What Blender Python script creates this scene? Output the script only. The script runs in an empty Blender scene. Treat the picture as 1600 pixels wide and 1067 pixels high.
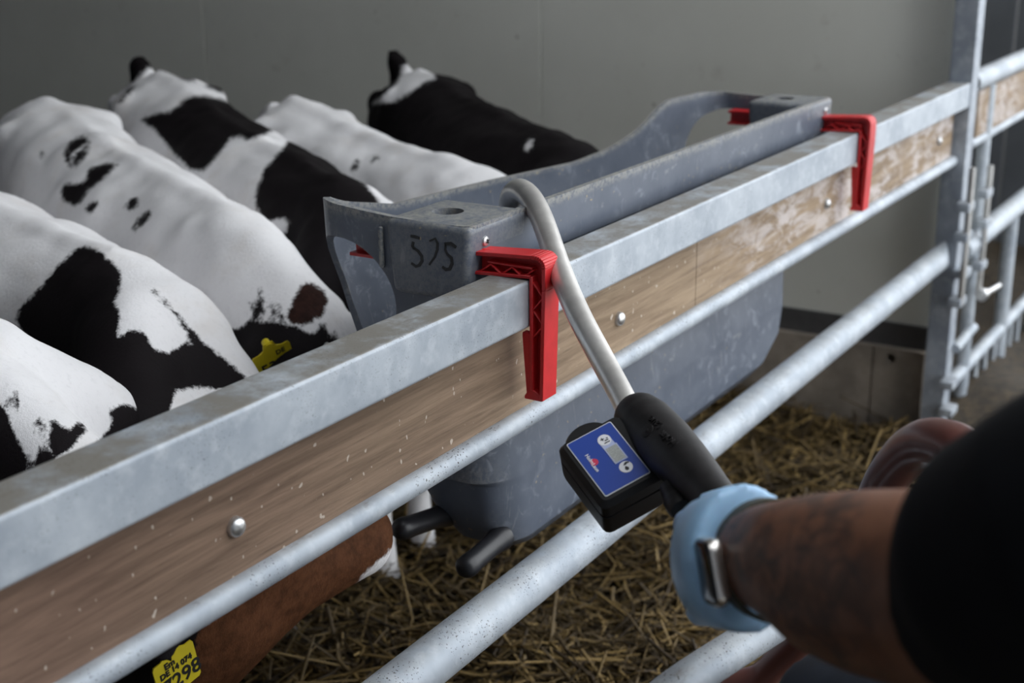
import bpy, bmesh, math, random
import numpy as np
from mathutils import Vector, Matrix

random.seed(7)
rng = np.random.default_rng(7)
scene = bpy.context.scene
COL = scene.collection

# ------------------------------------------------------------------ camera
CAM = np.array([-1.3936463805678674, -0.8289209530213122, 1.378689566679449])
RT = np.array([[0.5243887496479859, -0.8514150980518913, -0.010429288178516852],
               [-0.2656525035218066, -0.15195444928168406, -0.9520181682699638],
               [0.8089778653431864, 0.5019981834158255, -0.3058637559960199]])
FPX = 2150.0
cam_data = bpy.data.cameras.new('camera')
cam_data.sensor_width = 36.0
cam_data.lens = FPX / 1600.0 * 36.0
cam_data.clip_start = 0.05
cam_data.dof.use_dof = True
cam_data.dof.focus_distance = 1.60
cam_data.dof.aperture_fstop = 4.8
cam = bpy.data.objects.new('camera', cam_data)
COL.objects.link(cam)
m = Matrix.Identity(4)
for i in range(3):
    m[i][0] = RT[0][i]; m[i][1] = -RT[1][i]; m[i][2] = -RT[2][i]; m[i][3] = CAM[i]
cam.matrix_world = m
scene.camera = cam

# ------------------------------------------------------------------ world, light, exposure
world = bpy.data.worlds.new('world'); scene.world = world
world.use_nodes = True
wn = world.node_tree.nodes; wl = world.node_tree.links
bg = wn['Background']
bg.inputs['Color'].default_value = (0.93, 0.965, 1.0, 1)
bg.inputs['Strength'].default_value = 2.3
scene.view_settings.view_transform = 'Standard'
scene.view_settings.look = 'None'
scene.view_settings.gamma = 1.0
scene.view_settings.use_curve_mapping = False
scene.view_settings.exposure = 0.35

# ------------------------------------------------------------------ helpers
def at(px, py, depth):
    """point of the place seen at photo pixel (px,py), at the given distance along the view axis"""
    c = np.array([(px - 800) / FPX * depth, (py - 533.5) / FPX * depth, depth])
    return CAM + RT.T @ c

def plane_at(px, py, axis, val):
    d = at(px, py, 1.0) - CAM
    return CAM + d * (val - CAM[axis]) / d[axis]

def cdir(x, y, z):
    v = RT.T @ np.array([x, y, z], float)
    return v / np.linalg.norm(v)

def project(P):
    q = (np.asarray(P) - CAM) @ RT.T
    return np.stack([800 + FPX * q[:, 0] / q[:, 2], 533.5 + FPX * q[:, 1] / q[:, 2]], 1)

def norm(v):
    v = np.asarray(v, float); return v / (np.linalg.norm(v) + 1e-12)

class MB:
    def __init__(self): self.v = []; self.f = []
    def add(self, vs, fs):
        o = len(self.v)
        self.v += [tuple(map(float, p)) for p in vs]
        self.f += [tuple(o + i for i in f) for f in fs]
        return self
    def loft(self, rings, cap=True, close=True):
        n = len(rings[0]); vs = [p for r in rings for p in r]; fs = []
        for k in range(len(rings) - 1):
            for i in range(n if close else n - 1):
                j = (i + 1) % n
                fs.append((k*n+i, k*n+j, (k+1)*n+j, (k+1)*n+i))
        if cap:
            fs.append(tuple(reversed(range(n))))
            fs.append(tuple((len(rings)-1)*n+i for i in range(n)))
        return self.add(vs, fs)
    def tube(self, path, rad, n=16, cap=True, up=None):
        path = [np.asarray(p, float) for p in path]
        if not hasattr(rad, '__len__'): rad = [rad]*len(path)
        rings = []; u = None
        for k, p in enumerate(path):
            t = norm(path[min(k+1, len(path)-1)] - path[max(k-1, 0)])
            if u is None:
                a = np.array([0, 0, 1.]) if abs(t[2]) < .9 else np.array([1., 0, 0])
                u = norm(a - t*np.dot(a, t))
            else:
                u = norm(u - t*np.dot(u, t))
            w = np.cross(t, u)
            rings.append([p + rad[k]*(math.cos(x)*u + math.sin(x)*w) for x in [2*math.pi*i/n for i in range(n)]])
        return self.loft(rings, cap)
    def box(self, lo, hi):
        x0, y0, z0 = lo; x1, y1, z1 = hi
        return self.add([(x0,y0,z0),(x1,y0,z0),(x1,y1,z0),(x0,y1,z0),(x0,y0,z1),(x1,y0,z1),(x1,y1,z1),(x0,y1,z1)],
                        [(3,2,1,0),(4,5,6,7),(0,1,5,4),(1,2,6,5),(2,3,7,6),(3,0,4,7)])
    def obox(self, c, ax, half):
        """box oriented by three axis vectors"""
        c = np.asarray(c); a = [np.asarray(x) for x in ax]
        vs = [c + sx*half[0]*a[0] + sy*half[1]*a[1] + sz*half[2]*a[2]
              for sz in (-1, 1) for sx, sy in ((-1,-1),(1,-1),(1,1),(-1,1))]
        return self.add(vs, [(3,2,1,0),(4,5,6,7),(0,1,5,4),(1,2,6,5),(2,3,7,6),(3,0,4,7)])
    def prism(self, poly, ext):
        """extrude a planar polygon (3-D points) along a vector"""
        poly = [np.asarray(p, float) for p in poly]; e = np.asarray(ext, float); n = len(poly)
        return self.add(poly + [p+e for p in poly],
                        [tuple(reversed(range(n))), tuple(range(n, 2*n))] + [(i, (i+1) % n, n+(i+1) % n, n+i) for i in range(n)])
    def mesh(self, name):
        me = bpy.data.meshes.new(name)
        me.from_pydata(self.v, [], self.f)
        bm = bmesh.new(); bm.from_mesh(me)
        bmesh.ops.recalc_face_normals(bm, faces=bm.faces)
        bm.to_mesh(me); bm.free()
        return me

def finish(me, bevel=0, seg=2, smooth=True, angle=40):
    if bevel:
        bm = bmesh.new(); bm.from_mesh(me)
        es = [e for e in bm.edges if len(e.link_faces) == 2 and e.calc_face_angle(0) > math.radians(30)]
        bmesh.ops.bevel(bm, geom=es, offset=bevel, segments=seg, affect='EDGES', profile=0.6, clamp_overlap=True)
        bm.to_mesh(me); bm.free()
    if smooth:
        me.polygons.foreach_set('use_smooth', [True]*len(me.polygons))
        bm = bmesh.new(); bm.from_mesh(me)
        for e in bm.edges:
            if len(e.link_faces) == 2 and e.calc_face_angle(0) > math.radians(angle): e.smooth = False
        bm.to_mesh(me); bm.free()
    return me

def obj(name, me, mat, parent=None, bevel=0, seg=2, smooth=True, angle=40):
    if isinstance(me, MB): me = me.mesh(name)
    finish(me, bevel, seg, smooth, angle)
    if mat is not None:
        me.materials.clear(); me.materials.append(mat)
    o = bpy.data.objects.new(name, me); COL.objects.link(o)
    if parent is not None: attach(o, parent)
    return o

def wloc(o):
    v = np.array(o.location)
    while o.parent is not None:
        o = o.parent; v = v + np.array(o.location)
    return v

def attach(o, parent):
    w = np.array(o.location)
    o.parent = parent
    o.location = Vector(w - wloc(parent))

def empty(name, loc):
    o = bpy.data.objects.new(name, None); COL.objects.link(o)
    o.empty_display_size = .1; o.location = Vector([float(x) for x in loc]); return o

def tag(o, label=None, cat=None, group=None, kind=None):
    if label: o['label'] = label
    if cat: o['category'] = cat
    if group: o['group'] = group
    if kind: o['kind'] = kind
    return o

def modified(me, setup):
    """apply modifiers to a mesh and return the new mesh"""
    o = bpy.data.objects.new('tmp', me); COL.objects.link(o)
    extra = setup(o) or []
    dg = bpy.context.evaluated_depsgraph_get(); dg.update()
    new = bpy.data.meshes.new_from_object(o.evaluated_get(dg))
    for x in [o] + extra: bpy.data.objects.remove(x, do_unlink=True)
    return new

def remesh(me, voxel, smooth=4, fac=.5):
    def s(o):
        r = o.modifiers.new('r', 'REMESH'); r.mode = 'VOXEL'; r.voxel_size = voxel
        if smooth:
            k = o.modifiers.new('s', 'SMOOTH'); k.iterations = smooth; k.factor = fac
    return modified(me, s)

def text_mesh(txt, size, origin, xdir, ydir, depth=.0004, align='CENTER', bold=0):
    cu = bpy.data.curves.new('t', 'FONT'); cu.body = txt; cu.size = size
    cu.align_x = align; cu.align_y = 'CENTER'; cu.extrude = depth; cu.offset = bold; cu.resolution_u = 3
    o = bpy.data.objects.new('t', cu); COL.objects.link(o)
    dg = bpy.context.evaluated_depsgraph_get(); dg.update()
    me = bpy.data.meshes.new_from_object(o.evaluated_get(dg))
    bpy.data.objects.remove(o, do_unlink=True)
    x = norm(xdir); y = norm(np.asarray(ydir) - x*np.dot(x, ydir)); z = np.cross(x, y)
    M = Matrix(((x[0],y[0],z[0],origin[0]),(x[1],y[1],z[1],origin[1]),(x[2],y[2],z[2],origin[2]),(0,0,0,1)))
    me.transform(M)
    return me

def join(meshes, name='joined'):
    bm = bmesh.new()
    for k in meshes: bm.from_mesh(k)
    me = bpy.data.meshes.new(name); bm.to_mesh(me); bm.free(); return me

# ------------------------------------------------------------------ materials
class NT:
    def __init__(self, name):
        self.m = bpy.data.materials.new(name); self.m.use_nodes = True
        self.t = self.m.node_tree; self.b = self.t.nodes['Principled BSDF']
        self.tc = self.t.nodes.new('ShaderNodeTexCoord')
    def n(self, kind, **kw):
        x = self.t.nodes.new(kind)
        for k, v in kw.items(): setattr(x, k, v)
        return x
    def l(self, a, b): self.t.links.new(a, b)
    def coord(self, scale=(1,1,1), rot=(0,0,0)):
        mp = self.n('ShaderNodeMapping'); mp.inputs['Scale'].default_value = scale; mp.inputs['Rotation'].default_value = rot
        self.l(self.tc.outputs['Object'], mp.inputs[0]); return mp.outputs[0]
    def noise(self, scale, detail=3, rough=.55, co=None, dist=0):
        x = self.n('ShaderNodeTexNoise'); x.inputs['Scale'].default_value = scale
        x.inputs['Detail'].default_value = detail; x.inputs['Roughness'].default_value = rough; x.inputs['Distortion'].default_value = dist
        self.l(co or self.tc.outputs['Object'], x.inputs['Vector']); return x.outputs[0]
    def voro(self, scale, co=None, feature='F1', out=0):
        x = self.n('ShaderNodeTexVoronoi', feature=feature); x.inputs['Scale'].default_value = scale
        self.l(co or self.tc.outputs['Object'], x.inputs['Vector']); return x.outputs[out]
    def ramp(self, fac, lo, hi):
        x = self.n('ShaderNodeMapRange', interpolation_type='SMOOTHSTEP')
        x.inputs['From Min'].default_value = lo; x.inputs['From Max'].default_value = hi
        self.l(fac, x.inputs['Value']); return x.outputs[0]
    def math(self, op, a, b=None):
        x = self.n('ShaderNodeMath', operation=op)
        for i, v in enumerate((a, b)):
            if v is None: continue
            if isinstance(v, (int, float)): x.inputs[i].default_value = v
            else: self.l(v, x.inputs[i])
        return x.outputs[0]
    def mix(self, fac, a, b):
        x = self.n('ShaderNodeMix', data_type='RGBA')
        for s, v in ((x.inputs['Factor'], fac), (x.inputs['A'], a), (x.inputs['B'], b)):
            if isinstance(v, (int, float)): s.default_value = v
            elif isinstance(v, tuple): s.default_value = (*v, 1)
            else: self.l(v, s)
        return x.outputs['Result']
    def bump(self, h, strength=.3, dist=.002):
        x = self.n('ShaderNodeBump'); x.inputs['Strength'].default_value = strength; x.inputs['Distance'].default_value = dist
        self.l(h, x.inputs['Height']); self.l(x.outputs[0], self.b.inputs['Normal'])
    def upfacing(self, lo=.5, hi=.9):
        g = self.n('ShaderNodeNewGeometry'); s = self.n('ShaderNodeSeparateXYZ')
        self.l(g.outputs['Normal'], s.inputs[0]); return self.ramp(s.outputs[2], lo, hi)
    def sep(self):
        s = self.n('ShaderNodeSeparateXYZ'); self.l(self.tc.outputs['Object'], s.inputs[0]); return s.outputs
    def attr(self, name):
        a = self.n('ShaderNodeAttribute'); a.attribute_name = name; return a
    def done(self, color, rough=.5, metal=0, spec=None, **kw):
        for k, v in (('Base Color', color), ('Roughness', rough), ('Metallic', metal)):
            if isinstance(v, tuple): self.b.inputs[k].default_value = (*v, 1)
            elif isinstance(v, (int, float)): self.b.inputs[k].default_value = v
            else: self.l(v, self.b.inputs[k])
        if spec is not None: self.b.inputs['Specular IOR Level'].default_value = spec
        for k, v in kw.items(): self.b.inputs[k].default_value = v
        return self.m

def m_galv(name, dust=.0, tint=(1,1,1), specks=.5):
    t = NT(name)
    a = t.noise(9, 4, .6); b = t.voro(55, out=1); c = t.noise(38, 3, .6)
    x = t.mix(t.ramp(a, .35, .65), (.34*tint[0], .382*tint[1], .435*tint[2]), (.47*tint[0], .515*tint[1], .565*tint[2]))
    x = t.mix(t.math('MULTIPLY', t.ramp(c, .45, .75), .45), x, (.66, .70, .735))
    s = t.n('ShaderNodeSeparateXYZ'); t.l(b, s.inputs[0])
    x = t.mix(t.math('MULTIPLY', s.outputs[0], .10), x, (.30, .34, .40))
    if dust:
        d = t.math('MULTIPLY', t.upfacing(.6, .95), t.math('MULTIPLY', t.ramp(t.noise(14, 5, .7), .25, .6), dust))
        x = t.mix(d, x, (.235, .222, .198))
        d2 = t.math('MULTIPLY', t.upfacing(.6, .95), t.ramp(t.noise(60, 4, .7, t.coord((.35, 1, 1))), .58, .72))
        x = t.mix(t.math('MULTIPLY', d2, .5), x, (.17, .15, .125))
    sp = t.math('MULTIPLY', t.ramp(t.noise(380, 1, .5), .645, .69), t.ramp(t.noise(13, 2, .5), .40, .62))
    sp = t.math('MULTIPLY', sp, specks)
    x = t.mix(sp, x, (.045, .035, .025))
    t.bump(t.noise(160, 3, .6), .12, .001)
    r = t.math('ADD', t.math('MULTIPLY', c, .25), .44)
    return t.done(x, r, .22)

def m_plain(name, col, rough=.5, metal=0, var=.0, scale=30, bump=0, bscale=200, spec=None, **kw):
    t = NT(name); x = col
    if var:
        x = t.mix(t.ramp(t.noise(scale, 4, .6), .3, .7), tuple(c*(1-var) for c in col), tuple(min(1, c*(1+var)) for c in col))
    if bump: t.bump(t.noise(bscale, 3, .6), bump, .001)
    return t.done(x, rough, metal, spec, **kw)

def m_trough():
    t = NT('grey_plastic')
    x = t.mix(t.ramp(t.noise(7, 4, .6), .3, .7), (.088, .104, .137), (.126, .143, .178))
    blot = t.ramp(t.noise(42, 5, .7, dist=.8), .52, .68)
    x = t.mix(t.math('MULTIPLY', t.math('MULTIPLY', blot, t.ramp(t.noise(5, 2, .5), .42, .6)), .42), x, (.34, .37, .42))
    s1 = t.ramp(t.noise(22, 4, .7, t.coord((6, 1, .5), (.3, .5, .7))), .63, .70)
    s2 = t.ramp(t.noise(26, 4, .7, t.coord((.6, 7, 1.2), (.9, .2, .4))), .64, .70)
    x = t.mix(t.math('MULTIPLY', t.math('ADD', s1, s2), .28), x, (.36, .37, .37))
    grime = t.math('MULTIPLY', t.upfacing(.4, .9), t.ramp(t.noise(70, 5, .75), .40, .66))
    x = t.mix(t.math('MULTIPLY', grime, .6), x, (.30, .29, .25))
    fl = t.math('MULTIPLY', t.ramp(t.noise(120, 1, .5, t.coord((1, .6, 1))), .72, .76), t.ramp(t.noise(8, 2), .45, .6))
    x = t.mix(t.math('MULTIPLY', fl, .7), x, (.42, .34, .19))
    g = t.n('ShaderNodeNewGeometry')
    ew = t.math('MULTIPLY', t.ramp(g.outputs['Pointiness'], .515, .58), t.ramp(t.noise(150, 4, .75), .36, .6))
    x = t.mix(t.math('MULTIPLY', ew, .65), x, (.36, .35, .31))
    t.bump(t.noise(90, 3, .6), .08, .001)
    return t.done(x, t.math('ADD', t.math('MULTIPLY', blot, .15), .42), 0, .4)

def m_wood():
    t = NT('weathered_board')
    sx = t.sep()[0]
    along = t.ramp(sx, -.95, .50)  # board tone runs from dark brown to tan along its length
    g = t.noise(14, 6, .65, t.coord((.35, 4, 6)), .5)
    g2 = t.noise(90, 4, .7, t.coord((.12, 2, 3)))
    near = t.mix(t.ramp(g, .3, .7), (.135, .084, .059), (.245, .155, .112))
    far = t.mix(t.ramp(g, .3, .7), (.215, .150, .095), (.36, .265, .175))
    wob = t.math('ADD', along, t.math('MULTIPLY', t.math('SUBTRACT', t.noise(5, 3), .5), .5))
    x = t.mix(wob, near, far)
    x = t.mix(t.math('MULTIPLY', t.ramp(g2, .55, .75), .55), x, (.06, .037, .024))
    pale = t.math('MULTIPLY', t.ramp(t.noise(11, 6, .72, t.coord((.9, 1, 2.6), (0, .7, 0)), .6), .43, .60), t.math('MULTIPLY', t.ramp(sx, .50, .75), t.ramp(t.noise(2.3, 2, .5), .36, .48)))
    x = t.mix(t.math('MULTIPLY', pale, .8), x, (.60, .55, .54))
    drip = t.ramp(t.noise(120, 1, .4, t.coord((1, 1, .7))), .715, .74)
    x = t.mix(t.math('MULTIPLY', drip, .8), x, (.58, .50, .42))
    t.bump(g2, .35, .0015)
    return t.done(x, .62, 0, .3)

def m_coat(name, white=(.86, .85, .86), black=(.009, .007, .008), brown=(.105, .042, .019), cream=(.62, .53, .40)):
    t = NT(name)
    fuzz = t.math('MULTIPLY', t.math('SUBTRACT', t.noise(70, 4, .7), .5), 14)
    fuzz = t.math('ADD', fuzz, t.math('MULTIPLY', t.math('SUBTRACT', t.noise(260, 2, .7, t.coord((1, 1, .4))), .5), 9))
    w = t.mix(t.math('MULTIPLY', t.ramp(t.noise(7, 4, .65), .50, .74), .35), white, (white[0]*.80, white[1]*.74, white[2]*.66))
    w = t.mix(t.math('MULTIPLY', t.ramp(t.noise(130, 3, .7, t.coord((1, 1, .35))), .5, .8), .22), w, tuple(c*.6 for c in white))
    k = t.ramp(t.math('ADD', t.attr('patch').outputs['Fac'], fuzz), 3.5, -3.5)
    x = t.mix(k, w, black)
    br = t.mix(t.ramp(t.noise(60, 3, .7), .3, .7), tuple(c*.7 for c in brown), tuple(c*1.25 for c in brown))
    k2 = t.ramp(t.math('ADD', t.attr('brown').outputs['Fac'], fuzz), 3.5, -3.5)
    x = t.mix(k2, x, br)
    t.bump(t.noise(220, 4, .75, t.coord((1, 1, .5))), .35, .004)
    return t.done(x, .7, 0, .10)

def m_wall():
    t = NT('insulated_panel')
    x = t.mix(t.ramp(t.noise(2.2, 4, .6), .3, .7), (.79, .79, .72), (.85, .85, .78))
    x = t.mix(t.math('MULTIPLY', t.ramp(t.noise(9, 5, .75), .60, .78), .35), x, (.45, .42, .36))
    x = t.mix(t.math('MULTIPLY', t.ramp(t.noise(35, 2, .5), .72, .78), .5), x, (.3, .27, .22))
    return t.done(x, .55, 0, .3)

def m_straw():
    t = NT('straw')
    a = t.attr('tone')
    x = t.mix(a.outputs['Fac'], (.032, .019, .007), (.38, .255, .092))
    x = t.mix(t.math('MULTIPLY', t.ramp(t.noise(40, 3, .6), .5, .75), .35), x, (.07, .042, .02))
    return t.done(x, .55, 0, .4)

def m_ground():
    t = NT('trodden_bedding')
    a = t.noise(26, 6, .75); b = t.noise(120, 4, .7, t.coord((1, .5, 1)))
    x = t.mix(t.ramp(a, .35, .65), (.012, .008, .004), (.05, .033, .015))
    x = t.mix(t.math('MULTIPLY', t.ramp(b, .52, .7), .6), x, (.12, .085, .036))
    t.bump(b, .8, .01)
    return t.done(x, .8)

def m_skin():
    t = NT('tattooed_skin')
    base = t.mix(t.ramp(t.noise(18, 3, .6), .3, .7), (.150, .062, .034), (.215, .098, .058))
    ink = t.ramp(t.noise(26, 4, .62, t.coord((1, 1, 1)), 1.6), .44, .58)
    ink2 = t.ramp(t.voro(34, feature='DISTANCE_TO_EDGE'), .10, .02)
    lim = t.attr('ink').outputs['Fac']
    k = t.math('MULTIPLY', t.math('ADD', t.math('MULTIPLY', ink, .55), t.math('MULTIPLY', ink2, .25)), lim)
    x = t.mix(k, base, (.030, .022, .020))
    t.bump(t.noise(300, 3, .6), .15, .001)
    return t.done(x, .48, 0, .4, **{'Subsurface Weight': .05})

GALV = m_galv('galvanised_steel', 1.0)
GALVT = m_galv('galvanised_tube', .35, specks=1.0)
GALVD = m_galv('galvanised_bracket', .3, (.8, .8, .82))
TROUGH = m_trough(); WOOD = m_wood(); WALL = m_wall(); STRAW = m_straw(); GROUND = m_ground(); SKIN = m_skin()
RED = m_plain('red_plastic', (.56, .018, .022), .42, var=.12, scale=25, bump=.06)
INK = m_plain('marker_ink', (.008, .008, .009), .5)
BOLT = m_plain('bolt_steel', (.62, .62, .62), .32, .85, var=.1)
RUBBER = m_plain('black_rubber', (.014, .014, .017), .38, var=.2, bump=.08, bscale=120)
GRIP = m_plain('moulded_black_grip', (.013, .0115, .012), .5, var=.3, scale=45, bump=.10, bscale=160, spec=.35)
CASE = m_plain('black_case', (.008, .0075, .008), .42, var=.15, bump=.05, spec=.3)
STEEL = m_plain('polished_tube', (.74, .72, .69), .34, .65, var=.12, scale=24, bump=.02, bscale=30)
BLUE = m_plain('blue_label', (.018, .055, .30), .35)
WHITE = m_plain('label_white', (.72, .72, .74), .4)
PALE = m_plain('label_pale_blue', (.42, .47, .66), .4)
LCD = m_plain('grey_display', (.36, .37, .35), .3, var=.25, scale=900)
LOGO = m_plain('label_red', (.55, .03, .08), .4)
GLOVE = m_plain('blue_nitrile', (.33, .55, .79), .42, var=.06, scale=25, bump=.10, bscale=45, **{'Subsurface Weight': .08})
SHIRT = m_plain('black_cotton', (.0055, .0058, .0075), .85, var=.15, bump=.2, bscale=700, spec=.15)
DENIM = m_plain('dark_denim', (.014, .016, .022), .8, var=.2, bump=.2, bscale=500, spec=.2)
HOSE = m_plain('brown_hose', (.13, .048, .040), .28, var=.15, scale=12)
TAG = m_plain('yellow_tag', (.62, .50, .015), .45, var=.06)
SILVER = m_plain('watch_silver', (.72, .68, .64), .25, .9)
STRAP = m_plain('olive_strap', (.045, .043, .026), .6)
SCREEN = m_plain('watch_glass', (.012, .012, .014), .12)
HOOF = m_plain('hoof_horn', (.05, .04, .03), .5)
EYE = m_plain('dark_eye', (.006, .005, .005), .12)
HAIR = m_plain('dark_hair', (.012, .009, .007), .6)
TRIM = m_plain('grey_flashing', (.085, .083, .085), .55, var=.1)
CONC = m_plain('stained_concrete', (.30, .255, .21), .8, var=.28, scale=9, bump=.4, bscale=60)
ROOF = m_plain('roof_sheet', (.10, .10, .095), .6, var=.1)
DARKP = m_plain('dark_sheet', (.085, .092, .105), .5, var=.12, scale=4)
YARD = m_plain('yard_concrete', (.33, .32, .30), .85, var=.12, scale=2)

# ------------------------------------------------------------------ setting
ZT = .94                                        # gate rail top above the bedding
WX = 2.17                                       # face of the end wall
floor = MB()
nx, ny = 90, 90
xs = np.linspace(-2.6, 4.4, nx); ys = np.linspace(-1.7, 4.6, ny)
def bed(x, y):
    return (.022*math.sin(3.1*x+1.3*y) + .018*math.sin(5.7*y-2.2*x+1) + .012*math.sin(11*x+7*y) + .010*math.sin(17*y-9*x)) - .015 + .055*min(1, max(0, (y-.30)/.3))*min(1, max(0, (1.75-x)/.3))*min(1, max(0, (2.6-y)/.6))
floor.add([(x, y, bed(x, y)) for y in ys for x in xs],
          [(j*nx+i, j*nx+i+1, (j+1)*nx+i+1, (j+1)*nx+i) for j in range(ny-1) for i in range(nx-1)])
fl = tag(obj('floor', floor, GROUND), kind='structure')
yd = tag(obj('floor', MB().box((-12, -16, -.14), (12, 7, -.10)), YARD), kind='structure')

wall = empty('wall_end', (WX, 2.2, 0)); tag(wall, kind='structure')
edges = [.065, 1.27, 2.62, 3.97, 4.6]
for a, b in zip(edges[:-1], edges[1:]):
    obj('wall_panel', MB().box((WX, a+.001, .245), (WX+.08, b-.001, 3.6)), WALL, wall, bevel=.0025, smooth=False)
tag(obj('trim_1', MB().box((WX-.008, .07, .21), (WX+.06, 4.6, .28)), TRIM, bevel=.002, smooth=False), kind='structure')
pl = MB().box((WX-.03, .07, -.12), (WX+.09, 4.6, .215)).mesh('plinth')
def cut(o):
    c = MB()
    p = plane_at(1392, 560, 0, WX-.03)
    c.tube([p + np.array([-.1, 0, 0]), p + np.array([.06, 0, 0])], .013, 14)
    for y in (.205, .62, 1.04, 1.46, 1.9):
        c.box((WX-.05, y, -.2), (WX-.022, y+.006, .3))
    q = bpy.data.objects.new('c', c.mesh('c')); COL.objects.link(q)
    b = o.modifiers.new('b', 'BOOLEAN'); b.operation = 'DIFFERENCE'; b.object = q
    return [q]
tag(obj('baseboard_end', modified(pl, cut), CONC, smooth=False), kind='structure')
tag(obj('wall_left_blocker', MB().box((-2.30, -6.0, -.12), (-2.20, 4.6, 6.5)), DARKP), kind='structure')  # unseen wall, extended forward and raised to block light from the left
tag(obj('wall_back', MB().box((-4.1, 4.6, -.12), (4.5, 4.7, 3.7)), DARKP), kind='structure')
nb = empty('wall_next', (4.4, 2, 0)); tag(nb, kind='structure')
for k in range(12):
    y = .02 + k*.38
    obj('wall_panel', MB().box((4.4, y+.004, -.12), (4.46, y+.376, 3.6)), DARKP, nb, bevel=.006, smooth=False)
rf = empty('ceiling', (1, 2.2, 3.0)); tag(rf, kind='structure')  # unseen roof, eave and slope shaped to light the calves and dim the back
for k in range(9):
    x = -4.05 + k*.95
    obj('roof_sheet', MB().prism([(x, -.30, 3.70), (x, 4.7, 2.05), (x, 4.7, 2.09), (x, -.30, 3.74)], (.945, 0, 0)), ROOF, rf)

# ------------------------------------------------------------------ loose straw (nobody could count it)
def straw_mesh(n):
    # more of it where the floor can be seen
    k1 = int(n*.52)
    x = np.concatenate([rng.uniform(.1, 2.13, k1), rng.uniform(-1.6, 2.12, n-k1)])
    y = np.concatenate([rng.uniform(-.45, 1.25, k1), rng.uniform(-1.2, 3.2, n-k1)])
    L = rng.uniform(.05, .17, n)*rng.choice([.6, 1, 1.6], n); w = rng.uniform(.0015, .0048, n)
    a = rng.uniform(0, 2*np.pi, n); el = rng.normal(.0, .30, n)
    z = np.array([bed(p, q) for p, q in zip(x, y)]) + rng.uniform(.0, .035, n)
    d = np.stack([np.cos(a)*np.cos(el), np.sin(a)*np.cos(el), np.sin(el)], 1)
    s = np.stack([-np.sin(a), np.cos(a), np.zeros(n)], 1)
    u = np.cross(d, s)
    bend = rng.normal(0, .16, n)[:, None]*L[:, None]
    c = np.stack([x, y, z], 1)
    c[:, 0] = np.minimum(c[:, 0], WX-.05-.5*L*np.abs(d[:, 0]))
    V = []
    for t, bb, ww in ((-.5, 0, 1), (0, 1, 1.1), (.5, 0, .75)):
        m = c + d*(t*L)[:, None] + s*bend*bb
        for k in range(3):
            th = 2*np.pi*k/3
            V.append(m + (s*math.cos(th) + u*math.sin(th)*.5)*(w*ww)[:, None])
    V = np.stack(V, 1).reshape(-1, 3)
    F = []
    for r in range(2):
        for k in range(3):
            F.append((r*3+k, r*3+(k+1) % 3, (r+1)*3+(k+1) % 3, (r+1)*3+k))
    F = (np.arange(n)[:, None, None]*9 + np.array(F)[None]).reshape(-1, 4)
    me = bpy.data.meshes.new('straw')
    me.vertices.add(len(V)); me.vertices.foreach_set('co', V.ravel())
    me.loops.add(F.size); me.loops.foreach_set('vertex_index', F.ravel())
    me.polygons.add(len(F)); me.polygons.foreach_set('loop_start', np.arange(len(F))*4)
    me.update(calc_edges=True)
    at_ = me.attributes.new('tone', 'FLOAT', 'POINT')
    at_.data.foreach_set('value', np.repeat(np.clip(rng.beta(.8, 1.7, n), 0, 1), 9))
    return me
st = obj('straw_bedding', straw_mesh(24000), STRAW, smooth=False)
tag(st, 'loose golden brown straw bedding littered over the pen floor', 'straw', kind='stuff')

# ------------------------------------------------------------------ the gate
gate = empty('pen_gate', (.6, .03, 0))
tag(gate, 'galvanised steel pen gate with a brown wooden board that carries the grey trough', 'gate')
XL, XR = -1.35, 2.085
YB = .0576
obj('top_rail', MB().box((XL, 0, ZT-.06), (XR, YB, ZT)), GALV, gate, bevel=.0055, seg=5, smooth=False)
for a, b in ((XL, .548), (.5495, XR-.01)):
    o = obj('board', MB().box((a, .032, .748), (b, .050, ZT-.0615)), WOOD, gate, bevel=.0012, smooth=False)
    if a < 0: tag(o, 'dark brown board')
    else: tag(o, 'tan board with pale splashes')
for px, py in ((369, 823), (968, 498), (1292, 318), (1467, 220)):
    p = plane_at(px, py, 1, .030)
    b = MB(); R0 = .0105
    b.loft([[(p[0]+R0*s*math.cos(t), p[1]+dy, p[2]+R0*s*math.sin(t)) for t in [2*math.pi*i/16 for i in range(16)]]
            for s, dy in ((1, .006), (1, -.001), (.93, -.0032), (.72, -.0056), (.38, -.0072), (.05, -.0078))])
    obj('bolt_head', b, BOLT, gate)
obj('middle_tube', MB().tube([(XL, .030, .745), (XR-.0, .030, .745)], .0140, 20), GALVT, gate)
ZL = .5035
b = MB().tube([(XL, .030, ZL), (1.9, .030, ZL), (2.02, .030, ZL)], .0302, 28)
obj('lower_tube', b, GALVT, gate)
b = MB()
b.loft([[(2.02, .030+.031*math.cos(t), ZL+.031*math.sin(t)) for t in [2*math.pi*i/20 for i in range(20)]],
        [(2.05, .030+.022*math.cos(t), ZL+.034*math.sin(t)) for t in [2*math.pi*i/20 for i in range(20)]],
        [(2.085, .030+.010*math.cos(t), ZL+.037*math.sin(t)) for t in [2*math.pi*i/20 for i in range(20)]]])
obj('tube_end', b, GALVT, gate)
obj('end_stile', MB().box((XL-.05, .0, -.02), (XL-.002, .06, ZT)), GALVD, gate, bevel=.004)

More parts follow.
